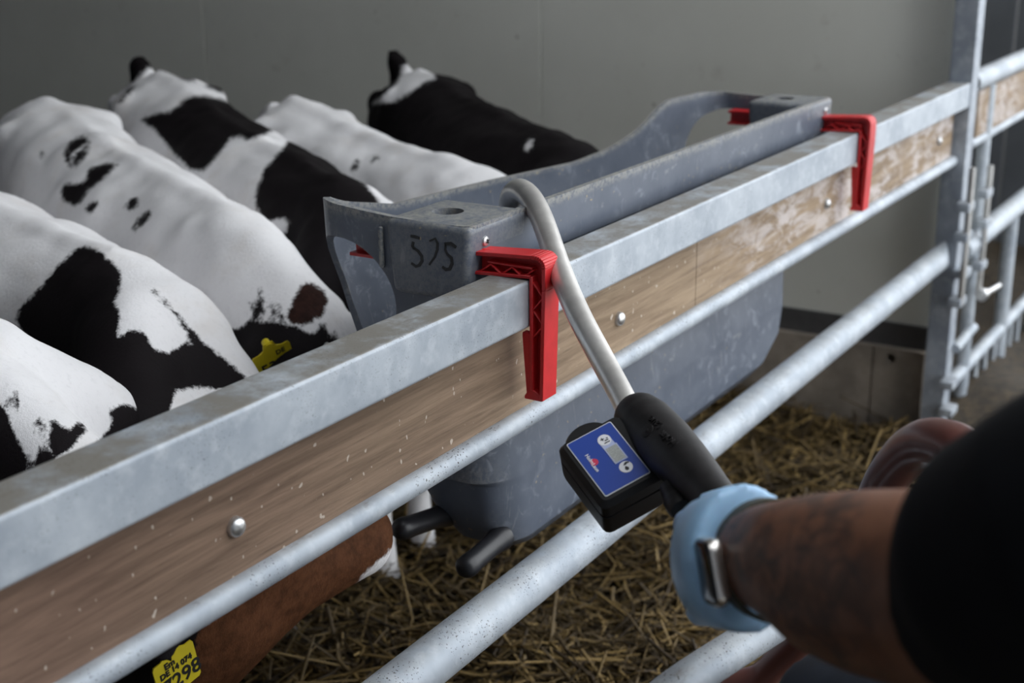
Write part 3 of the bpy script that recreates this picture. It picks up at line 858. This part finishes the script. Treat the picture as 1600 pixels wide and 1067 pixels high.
ear_tag(calves['A'][0], plane_at(264, 1006, 1, .17), cdir(.60, -.45, .66), cdir(-.10, -1, -.59), (.056, .066),
        (('Em', -.12, -.36, .17), ('DE 14 074', .0, -.50, .155), ('7298', .08, -.76, .40)))
ear_tag(calves['C'][0], at(418, 536, 2.0), cdir(.80, -.45, .30), cdir(.35, -.80, -.4), (.062, .066),
        (('DE', .22, -.38, .18), ('533', -.05, -.70, .40)))

# ------------------------------------------------------------------ milk dosing gun
gun = empty('milk_dosing_gun', at(1060, 700, 1.36))
tag(gun, 'milk dosing gun with bent steel outlet tube and blue labelled black handle', 'milk gun')
def smooth_path(pts, n=8):
    pts = [np.asarray(p, float) for p in pts]; out = []
    Q = [2*pts[0]-pts[1]] + pts + [2*pts[-1]-pts[-2]]
    for i in range(1, len(Q)-2):
        for k in range(n):
            t = k/n; a, b_, c, d = Q[i-1], Q[i], Q[i+1], Q[i+2]
            out.append(.5*(2*b_ + (c-a)*t + (2*a-5*b_+4*c-d)*t*t + (3*b_-a-3*c+d)*t**3))
    out.append(pts[-1]); return out
tp = smooth_path([at(797, 328, 1.90), at(800, 306, 1.88), at(813, 297, 1.845), at(831, 312, 1.80), at(849, 348, 1.755), at(876, 425, 1.67), at(903, 489, 1.60), at(938, 556, 1.535), at(968, 612, 1.475), at(985, 645, 1.44), at(1005, 668, 1.41)])
obj('outlet_tube', MB().tube(tp, list(np.linspace(.0160, .0132, len(tp))), 24), STEEL, gun)
inner = MB().tube([tp[0] - (tp[1]-tp[0])*.02, tp[0] + (tp[1]-tp[0])*.4], .0135, 20)
obj('tube_bore', inner, INK, gun)
gp = smooth_path([at(986, 640, 1.455), at(1010, 664, 1.43), at(1040, 694, 1.39), at(1072, 728, 1.34), at(1108, 768, 1.29), at(1140, 812, 1.245), at(1160, 870, 1.22), at(1168, 930, 1.215)], 6)
gr = np.interp(np.linspace(0, 7, len(gp)), [0, .25, 1, 2, 3, 4, 5, 7], [.020, .0262, .0305, .0300, .0265, .0215, .0195, .018])
obj('grip', MB().tube(gp, list(gr), 28), GRIP, gun)
# control box: label plane measured in the photograph
un = cdir(.48, .62, -.62); n_ = cdir(-.13, -.65, -.75)
un = norm(un - n_*np.dot(un, n_)); vn = norm(np.cross(n_, un)); 
if np.dot(vn, cdir(.85, -.45, .24)) < 0: vn = -vn
LC = at(950, 716, 1.385)
def lp(a, b_, h=0): return LC + un*a + vn*b_ + n_*h
HU, HV = .0385, .0265
body = MB()
def rrect(hu0, hu1, hv0, hv1, h, r=.006):
    out = []
    for cx, cy, a0 in ((hu1-r, hv1-r, 0), (hu0+r, hv1-r, 90), (hu0+r, hv0+r, 180), (hu1-r, hv0+r, 270)):
        for i in range(4):
            a = math.radians(a0+30*i); out.append(lp(cx+r*math.cos(a), cy+r*math.sin(a), h))
    return out
body.loft([rrect(-HU-.005, HU+.008, -HV-.008, HV+.012, -.052, .008), rrect(-HU-.006, HU+.009, -HV-.009, HV+.014, -.045, .008), rrect(-HU-.006, HU+.009, -HV-.009, HV+.014, -.024, .008),
           rrect(-HU-.004, HU+.0075, -HV-.0075, HV+.012, -.0235, .008), rrect(-HU-.004, HU+.0075, -HV-.0075, HV+.012, -.0215, .008),
           rrect(-HU-.006, HU+.009, -HV-.009, HV+.014, -.021, .008), rrect(-HU-.006, HU+.009, -HV-.009, HV+.014, -.007, .008), rrect(-HU-.003, HU+.004, -HV-.004, HV+.010, -.0008, .006)])
obj('control_box', body, CASE, gun, angle=35)
# rounded boss behind the top edge of the label
boss = MB(); R = []
for h, r in ((-.045, .024), (-.006, .026), (-.0025, .0235)):
    R.append([lp(-HU+.004+r*math.cos(t)*.78, -.002+r*math.sin(t), h) for t in [2*math.pi*i/28 for i in range(28)]])
boss.loft(R); obj('boss', boss, CASE, gun, angle=35)
tg = MB().tube(smooth_path([at(1048, 760, 1.33), at(1056, 782, 1.315), at(1066, 797, 1.30)], 4), [.011]*4+[.0125]*4+[.011], 14)
obj('trigger', tg, GRIP, gun)
lab = MB().prism(rrect(-HU, HU, -HV, HV, -.0006, .002), n_*.0012)
lb = obj('label', MB().prism(rrect(-HU, HU, -HV, HV, -.0008, .002), n_*.0010), WHITE, gun, smooth=False); tag(lb, 'blue label with pale border')
e = .0009
obj('label_field', MB().prism(rrect(-HU+e, HU-e, -HV+e, HV-e, 0, .0015), n_*.0005), BLUE, lb, smooth=False)
# pixel positions on the label
def onlab(px, py):
    d = at(px, py, 1.0)-CAM; t = np.dot(LC-CAM, n_)/np.dot(d, n_); q = CAM + d*t - LC
    return np.dot(q, un), np.dot(q, vn)
def disc(a, b_, r, h0, h1, n=28): return MB().prism([lp(a+r*math.cos(t), b_+r*math.sin(t), h0) for t in [2*math.pi*i/n for i in range(n)]], n_*(h1-h0))
ZL6 = lambda a, b_: onlab(860+a/6.67, 640+b_/6.67)
b1 = ZL6(563, 322); b2 = ZL6(788, 600); dc = ZL6(683, 460); RB = .0070
sa = np.array(b1); sb = np.array(dc)
dd = norm(sb-sa); pp = np.array([-dd[1], dd[0]])*RB*.98
obj('button_band', MB().prism([lp(*(sa+pp), .0005), lp(*(sb+pp), .0005), lp(*(sb-pp), .0005), lp(*(sa-pp), .0005)], n_*.0002), PALE, lb, smooth=False)
obj('button', disc(*b1, RB, .0005, .0010), WHITE, lb, smooth=False)
obj('button', disc(*b2, RB, .0005, .0010), WHITE, lb, smooth=False)
# plus, minus and bars on the first button
ic = MB()
def bar(a, b_, hu, hv): ic.prism([lp(a-hu, b_-hv, .0010), lp(a+hu, b_-hv, .0010), lp(a+hu, b_+hv, .0010), lp(a-hu, b_+hv, .0010)], n_*.0002)
for (x, y), hu, hv in (((540, 318), .0005, .0021), ((540, 318), .0021, .0005), ((588, 300), .0006, .0010), ((585, 322), .0006, .0022), ((592, 345), .0006, .0032)):
    a, b_ = ZL6(x, y); bar(a, b_, hu, hv)
ic2 = ic; ic = MB()
# droplet and arrow on the second button
a, b_ = ZL6(800, 618)
ic.prism([lp(a+.0021*math.cos(t)*(1.0 if abs(t-math.pi) > .5 else 1.5), b_+.0021*math.sin(t), .0010) for t in [2*math.pi*i/20 for i in range(20)]], n_*.0002)
ic.prism([lp(*ZL6(*q), .0010) for q in ((763, 590), (768, 565), (785, 548), (815, 545), (822, 555), (800, 565), (785, 582))], n_*.0002)
obj('button_symbol', ic2, INK, lb, smooth=False)
obj('button_symbol', ic, INK, lb, smooth=False)
wu, wv = .0100, .0062
obj('display_frame', MB().prism([lp(dc[0]+a, dc[1]+c, .0006) for a, c in ((-wu-.0012, -wv-.0012), (wu+.0012, -wv-.0012), (wu+.0012, wv+.0012), (-wu-.0012, wv+.0012))], n_*.0005), PALE, lb, smooth=False)
obj('display_screen', MB().prism([lp(dc[0]+a, dc[1]+c, .0010) for a, c in ((-wu, -wv), (wu, -wv), (wu, wv), (-wu, wv))], n_*.0003), LCD, lb, smooth=False)
lg = ZL6(450, 556)
obj('logo_mark', disc(lg[0], lg[1]+.001, .0042, .0005, .0008, 20), LOGO, lb, smooth=False)
obj('logo_text', join([text_mesh('Holm', .0058, lp(lg[0]-.0058, lg[1]-.0012, .0010), un, vn, .0001, bold=.0001), text_mesh('Laue', .0058, lp(lg[0]+.0066, lg[1]-.0016, .0010), un, vn, .0001, bold=.0001)]), WHITE, lb, smooth=False)
# raised lettering on the grip: follows the grip's axis, read from below
gax = norm(gp[18]-gp[8])
for txt, px, py, sz in (('Holm', 1046, 693, .0125), ('& Laue', 1029, 664, .0125)):
    ctr = at(px, py, 1.36)
    k = int(np.argmin([np.linalg.norm(np.cross(ctr-CAM, g-CAM)/np.linalg.norm(g-CAM)) for g in gp]))
# place on the surface: cast from the camera to the grip cylinder
def on_grip(px, py):
    d = norm(at(px, py, 1.0)-CAM); best = None
    for t in np.linspace(1.1, 1.9, 1600):
        p = CAM + d*t
        q = np.array(gp); j = int(np.argmin(np.linalg.norm(q-p, axis=1)))
        if np.linalg.norm(q[j]-p) < gr[j]: return p, norm(p-q[j])
    return CAM + d*1.4, -d
gx = norm(cdir(-.62, -.72, .5))
for txt, px, py, sz in (('Holm', 1044, 686, .0135), ('Laue', 1024, 661, .0125)):
    p, nn = on_grip(px, py)
    x_ = norm(gx - nn*np.dot(gx, nn)); y_ = np.cross(nn, x_)
    obj('raised_lettering', text_mesh(txt, sz, p + nn*.0006, x_, y_, .0012), GRIP, gun, smooth=False)
p, nn = on_grip(1011, 673)
x_ = norm(gx - nn*np.dot(gx, nn)); y_ = np.cross(nn, x_)
obj('raised_emblem', MB().prism([p + .0075*(x_*math.cos(t)+y_*math.sin(t)) - nn*.002 for t in [2*math.pi*i/28 for i in range(28)]], nn*.0029)
    .prism([p + .0022*(x_*math.cos(t)+y_*math.sin(t)) for t in [2*math.pi*i/16 for i in range(16)]], nn*.0018), GRIP, gun, bevel=.0004)

# ------------------------------------------------------------------ brown hose
hp = smooth_path([(-.05, -.30, .005), (-.02, -.33, .03), at(1110, 1140, 1.62), at(1200, 1050, 1.56), at(1290, 955, 1.48), at(1345, 840, 1.40), at(1390, 742, 1.33), at(1446, 692, 1.27), at(1515, 712, 1.20), at(1580, 790, 1.15), at(1640, 960, 1.12), (-.12, -.66, .40), (-.06, -.74, .10), (.10, -.80, .016), (.5, -.86, .008)], 8)
hr = np.interp(np.linspace(0, 14, len(hp)), [0, 3, 5, 7, 9, 14], [.0165, .0165, .019, .0225, .0225, .0185])
tag(obj('milk_hose', MB().tube(hp, list(hr), 20), HOSE), 'reddish brown rubber hose arching behind the tattooed arm', 'hose')

cart = empty('tube_rail', plane_at(1200, 1300, 2, 0))
tag(cart, 'bent round galvanised tube slanting up out of the frame bottom under the blue glove', 'rail')
ca, cb = at(985, 1125, 1.25), at(1420, 835, 1.62)
cbx = smooth_path([np.array([ca[0], ca[1], 0.02]), np.array([ca[0], ca[1], ca[2]-.10]), ca + np.array([0, 0, -.03]) + (cb-ca)*.01, ca + (cb-ca)*.10, ca*.5+cb*.5, ca + (cb-ca)*.90, cb + np.array([0, 0, -.03]) - (cb-ca)*.01, np.array([cb[0], cb[1], cb[2]-.10]), np.array([cb[0], cb[1], 0.02])], 8)
obj('tube', MB().tube(cbx, .0190, 20), GALVT, cart)
for p_ in (ca, cb): obj('foot_plate', MB().tube([(p_[0], p_[1], -.015), (p_[0], p_[1], .022)], .032, 18), GALVD, cart)
# ------------------------------------------------------------------ person
sh = at(2230, 600, .58)                       # left shoulder
el = at(1580, 938, .78)                       # left elbow
wr_ = at(1150, 868, 1.05)                     # left wrist
person = empty('person', (-.50, -.95, -.02))
tag(person, 'person in black T-shirt with tattooed left arm, blue glove and wristwatch holding the gun', 'person')
fw = norm(np.array([.5, .85, 0])); rt = np.array([fw[1], -fw[0], 0])
shr = sh + rt*.36
chest = sh + rt*.18
hip = np.array([chest[0]-fw[0]*.06, chest[1]-fw[1]*.06, .88])
hl = hip - rt*.10; hr_ = hip + rt*.10
kneel = at(1325, 1120, 1.20); 
footl = np.array([kneel[0]-.03, kneel[1]-.10, .03])
kneer = np.array([hr_[0]+fw[0]*.06, hr_[1]+fw[1]*.06, .47]); footr = np.array([hr_[0]-fw[0]*.04, hr_[1]-fw[1]*.04, .03])
headc = chest + fw*.05 + np.array([0, 0, .27])
def ell(c, a, b_, u_, ra, rb, n=22): return [c + a*ra*math.cos(t) + b_*rb*math.sin(t) for t in [2*math.pi*i/n for i in range(n)]]
def cring(px, py, dep, rpx, squash=1.0, ax=None, n=26):
    """ring round the forearm: radius given in photo pixels at that distance"""
    c = at(px, py, dep); r = rpx*dep/FPX; ax = norm(ax)
    up_ = norm(np.array([0, 0, 1.]) - ax*ax[2]); sd = np.cross(ax, up_)
    return [c + up_*r*math.cos(t) + sd*r*squash*math.sin(t) for t in [2*math.pi*i/n for i in range(n)]]
fax = norm(wr_-el)
b = MB()
b.loft([cring(1108, 872, 1.13, 62, .62, fax), cring(1140, 870, 1.085, 70, .72, fax), cring(1168, 869, 1.05, 76, .80, fax), cring(1202, 873, 1.015, 88, .84, fax), cring(1242, 883, .975, 106, .88, fax),
        cring(1290, 897, .955, 128, .95, fax), cring(1360, 910, .915, 147, .95, fax), cring(1440, 920, .865, 158, .95, fax), cring(1520, 930, .815, 152, .95, fax), cring(1575, 936, .785, 120, .95, fax)])
b.tube([el, el*.5+sh*.5, sh + np.array([0, 0, -.02])], [.050, .054, .060], 20)
# right arm hanging
elr = shr + rt*.06 - np.array([0, 0, .29]); wrr = elr + fw*.20 - np.array([0, 0, .14])
b.tube([shr, shr*.5+elr*.5, elr, elr*.5+wrr*.5, wrr], [.058, .052, .045, .044, .031], 20)
hd_ = norm(wrr-elr)
b.tube([wrr, wrr+hd_*.05, wrr+hd_*.095], [.030, .040, .036], 16)
for i in range(4):
    s0 = wrr + hd_*.085 + rt*0 + np.array([0, 0, .030-.02*i]); dn = norm(hd_ - rt*.35)
    b.tube([s0, s0+hd_*.035, s0+hd_*.055-rt*.015, s0+hd_*.060-rt*.040], [.0095, .009, .0085, .007], 10)
b.tube([wrr+hd_*.03, wrr+hd_*.055 - rt*.035 + np.array([0, 0, .02]), wrr+hd_*.085 - rt*.05+np.array([0, 0, .02])], [.014, .011, .009], 10)
# torso, neck and head
u_ = np.array([0, 0, 1.])
b.loft([ell(hip + u_*(-.06), rt, fw, u_, .15, .10), ell(hip + u_*.08, rt, fw, u_, .15, .105), ell(hip*.5+chest*.5 + u_*(-.04), rt, fw, u_, .15, .105), ell(chest - u_*.10, rt, fw, u_, .165, .115),
        ell(chest - u_*.01, rt, fw, u_, .155, .095), ell(chest + u_*.05, rt, fw, u_, .09, .07), ell(chest + u_*.10 + fw*.02, rt, fw, u_, .056, .056), ell(headc - u_*.07, rt, fw, u_, .054, .056)])
R = []
for z, w, dp, off in ((-.125, .035, .045, .03), (-.105, .052, .070, .02), (-.06, .066, .088, .008), (0, .074, .098, 0), (.05, .075, .098, -.004), (.09, .062, .082, -.008), (.115, .03, .04, -.01)):
    R.append(ell(headc + u_*z + fw*off, rt, fw, u_, w, dp))
b.loft(R)
b.loft([ell(headc + fw*.088 - u_*.002, rt, u_, fw, .010, .010, 10), ell(headc + fw*.108 - u_*.035, rt, u_, fw, .016, .012, 10), ell(headc + fw*.085 - u_*.048, rt, u_, fw, .012, .008, 10)])
for sg in (-1, 1):
    b.loft([ell(headc + rt*sg*.070 + u_*(-.005), fw, u_, rt, .018, .030, 12), ell(headc + rt*sg*.086 - fw*.008, fw, u_, rt, .014, .026, 12)])
for a_, k_, f_ in ((hl, kneel, footl), (hr_, kneer, footr)):
    b.tube([a_, a_*.5+k_*.5, k_, k_*.5+f_*.5, f_+u_*.08], [.082, .072, .054, .050, .036], 18)
me = remesh(b.mesh('body'), .0075, 4, .5)
V = np.empty(len(me.vertices)*3); me.vertices.foreach_get('co', V); V = V.reshape(-1, 3)
px = project(V)
arm_t = np.clip(((V-el)@fax)/np.linalg.norm(wr_-el), -1, 2)
ink = np.where(np.linalg.norm(V-el - np.outer((V-el)@fax, fax), axis=1) < .09, np.clip((arm_t+.05)/.25, 0, 1), 0)
ink = ink*np.clip((1345-px[:, 0] + (px[:, 1]-900)*.10)/50+.8, .12, 1)
a = me.attributes.new('ink', 'FLOAT', 'POINT'); a.data.foreach_set('value', ink.astype(np.float32))
obj('body', me, SKIN, person, angle=180)
# face and hair
for sg in (-1, 1):
    fm = MB(); c = headc + rt*sg*.032 + fw*.083 + u_*.008
    fm.loft([[c + .011*(rt*math.sin(a_)*math.cos(q)+fw*math.sin(a_)*math.sin(q)+u_*math.cos(a_)) for q in [2*math.pi*j/10 for j in range(10)]] for a_ in [math.pi*i/6 for i in range(1, 6)]])
    obj('eye', fm, EYE, person)
obj('mouth', MB().loft([ell(headc + fw*(.080+.008*math.cos(t)) + rt*.026*math.sin(t) - u_*.070, u_, fw, rt, .005*math.cos(t)+.001, .006, 8) for t in np.linspace(-1.4, 1.4, 7)]), m_plain('lips', (.30, .11, .08), .5), person)
hb = MB(); R = []
for z, w, dp, off in ((-.06, .066, .050, -.055), (-.01, .081, .075, -.032), (.045, .083, .100, -.010), (.085, .074, .094, -.008), (.112, .055, .070, -.010), (.126, .02, .03, -.01)):
    R.append(ell(headc + u_*z + fw*off, rt, fw, u_, w, dp))
hb.loft(R); obj('hair', hb, HAIR, person)
# T-shirt: body tube and two sleeves, one skin
b = MB()
b.loft([ell(hip + u_*(-.10), rt, fw, u_, .185, .135), ell(hip + u_*.08, rt, fw, u_, .18, .132), ell(hip*.5+chest*.5 - u_*.04, rt, fw, u_, .178, .130), ell(chest - u_*.10, rt, fw, u_, .190, .138),
        ell(chest + u_*.005, rt, fw, u_, .175, .112), ell(chest + u_*.062, rt, fw, u_, .10, .085), ell(chest + u_*.085, rt, fw, u_, .072, .07)])
sl = norm(el-sh)
b.loft([cring(1518, 918, .822, 172, .98, fax), cring(1545, 915, .805, 182, 1.0, fax), cring(1590, 905, .775, 196, 1.05, fax)] )
b.tube([at(1560, 910, .795), at(1610, 885, .76), at(1720, 830, .70), el*.25+sh*.75, sh - rt*(-.02)], [.068, .080, .080, .080, .080], 24)
b.tube([shr + rt*(-.06)+u_*.0, shr + rt*.005 - u_*.03, shr*.6+elr*.4, shr*.45+elr*.55], [.080, .084, .076, .070], 22)
obj('t_shirt', remesh(b.mesh('t'), .008, 4, .5), SHIRT, person, angle=180)
b = MB()
for a_, k_, f_ in ((hl, kneel, footl), (hr_, kneer, footr)):
    b.tube([a_+u_*.03, a_*.5+k_*.5, k_, k_*.5+f_*.5, f_+u_*.09], [.105, .088, .070, .066, .066], 20)
b.loft([ell(hip - u_*.12, rt, fw, u_, .13, .10), ell(hip - u_*.02, rt, fw, u_, .168, .120), ell(hip + u_*.06, rt, fw, u_, .160, .115)])
obj('trousers', remesh(b.mesh('t'), .010, 4, .5), DENIM, person, angle=180)
for f_, nm in ((footl, 'l'), (footr, 'r')):
    b = MB(); R = []
    for t, w, h in ((-.085, .030, .05), (-.06, .040, .085), (0, .043, .10), (.05, .044, .075), (.11, .047, .055), (.16, .042, .045), (.185, .025, .03)):
        c = f_ + fw*t; c = np.array([c[0], c[1], -.02+h/2]); R.append(ell(c, rt, u_, fw, w, h/2, 16))
    b.loft(R); b.tube([f_+u_*.03, f_+u_*.22], [.050, .058], 18)
    obj('boot', remesh(b.mesh('b'), .008, 3), RUBBER, person, angle=180)
# gloved hand closed round the grip
b = MB()
hax = fax
b.loft([cring(1172, 872, 1.055, 118, .86, fax), cring(1150, 873, 1.068, 115, .86, fax), cring(1132, 876, 1.085, 108, .82, fax), cring(1110, 878, 1.115, 102, .70, fax),
        cring(1094, 876, 1.145, 90, .55, fax), cring(1086, 878, 1.170, 78, .40, fax)])
kn = [at(1082, 818, 1.165), at(1072, 860, 1.168), at(1084, 908, 1.165), at(1112, 954, 1.158)]
for i, k0 in enumerate(kn):
    y = (818, 860, 908, 954)[i]; ln = (1.0, 1.05, 1.0, .84)[i]
    root_ = at((1120, 1112, 1120, 1142)[i], y+2, 1.10)
    b.tube(smooth_path([root_, k0, at(1076+6*i, y+2, 1.168+.052*ln), at(1112+5*i, y+4, 1.190+.072*ln), at(1165+3*i, y+6, 1.190+.072*ln), at(1186+2*i, y+6, 1.185+.052*ln)], 4),
           [.014]*5 + list(np.linspace(.0135, .0095, 16)), 14)
b.tube(smooth_path([at(1165, 838, 1.07), at(1150, 806, 1.11), at(1146, 790, 1.155), at(1128, 786, 1.20), at(1100, 790, 1.215)], 4), list(np.linspace(.020, .0115, 17)), 14)
gm = remesh(b.mesh('g'), .0045, 3, .5)
obj('glove', gm, GLOVE, person, angle=180)
# wristwatch
watch = empty('wrist_watch', wr_); attach(watch, person); tag(watch, 'silver wristwatch on an olive strap')
wup = norm(u_ - fax*fax[2]); wn_ = np.cross(fax, wup)
if np.dot(wn_, cdir(-1, 0, 0)) < 0: wn_ = -wn_
faxw = norm(cdir(-.16, .06, .98)); wn_ = norm(wn_ - faxw*np.dot(wn_, faxw)); wup = norm(wup - faxw*np.dot(wup, faxw)); wup = norm(wup - wn_*np.dot(wup, wn_))
rad_s = cring(1150, 868, 1.05, 76, .80, fax)
wc = at(1112, 884, 1.025)
# strap ring
b = MB(); sc_ = at(1206, 875, 1.035)
R = []
for t in [2*math.pi*i/40 for i in range(41)]:
    o_ = sc_ + wup*.0465*math.cos(t) + wn_*.0425*math.sin(t); o2 = sc_ + wup*.043*math.cos(t) + wn_*.039*math.sin(t)
    R.append([o_-faxw*.011, o_+faxw*.011, o2+faxw*.011, o2-faxw*.011])
b.loft(R, cap=False); obj('strap', b, STRAP, watch)
cz = sc_ + wn_*.0475
tilt = norm(wup*1.0 + cdir(1, 0, 0)*-.0)
b = MB()
def wr_rect(hu, hv, h, r):
    out = []
    for cx, cy, a0 in ((hu-r, hv-r, 0), (-hu+r, hv-r, 90), (-hu+r, -hv+r, 180), (hu-r, -hv+r, 270)):
        for i in range(6):
            a_ = math.radians(a0+18*i); out.append(cz + wup*(cx+r*math.cos(a_)) + faxw*(cy+r*math.sin(a_)) + wn_*h)
    return out
b.loft([wr_rect(.022, .016, -.007, .008), wr_rect(.025, .0185, -.0045, .010), wr_rect(.026, .0195, 0, .011), wr_rect(.025, .0185, .004, .010)])
obj('watch_case', b, SILVER, watch, angle=50)
b = MB().loft([wr_rect(.0245, .018, .0035, .010), wr_rect(.0235, .017, .006, .0095), wr_rect(.020, .014, .0068, .008)])
obj('watch_screen', b, SCREEN, watch, angle=50)
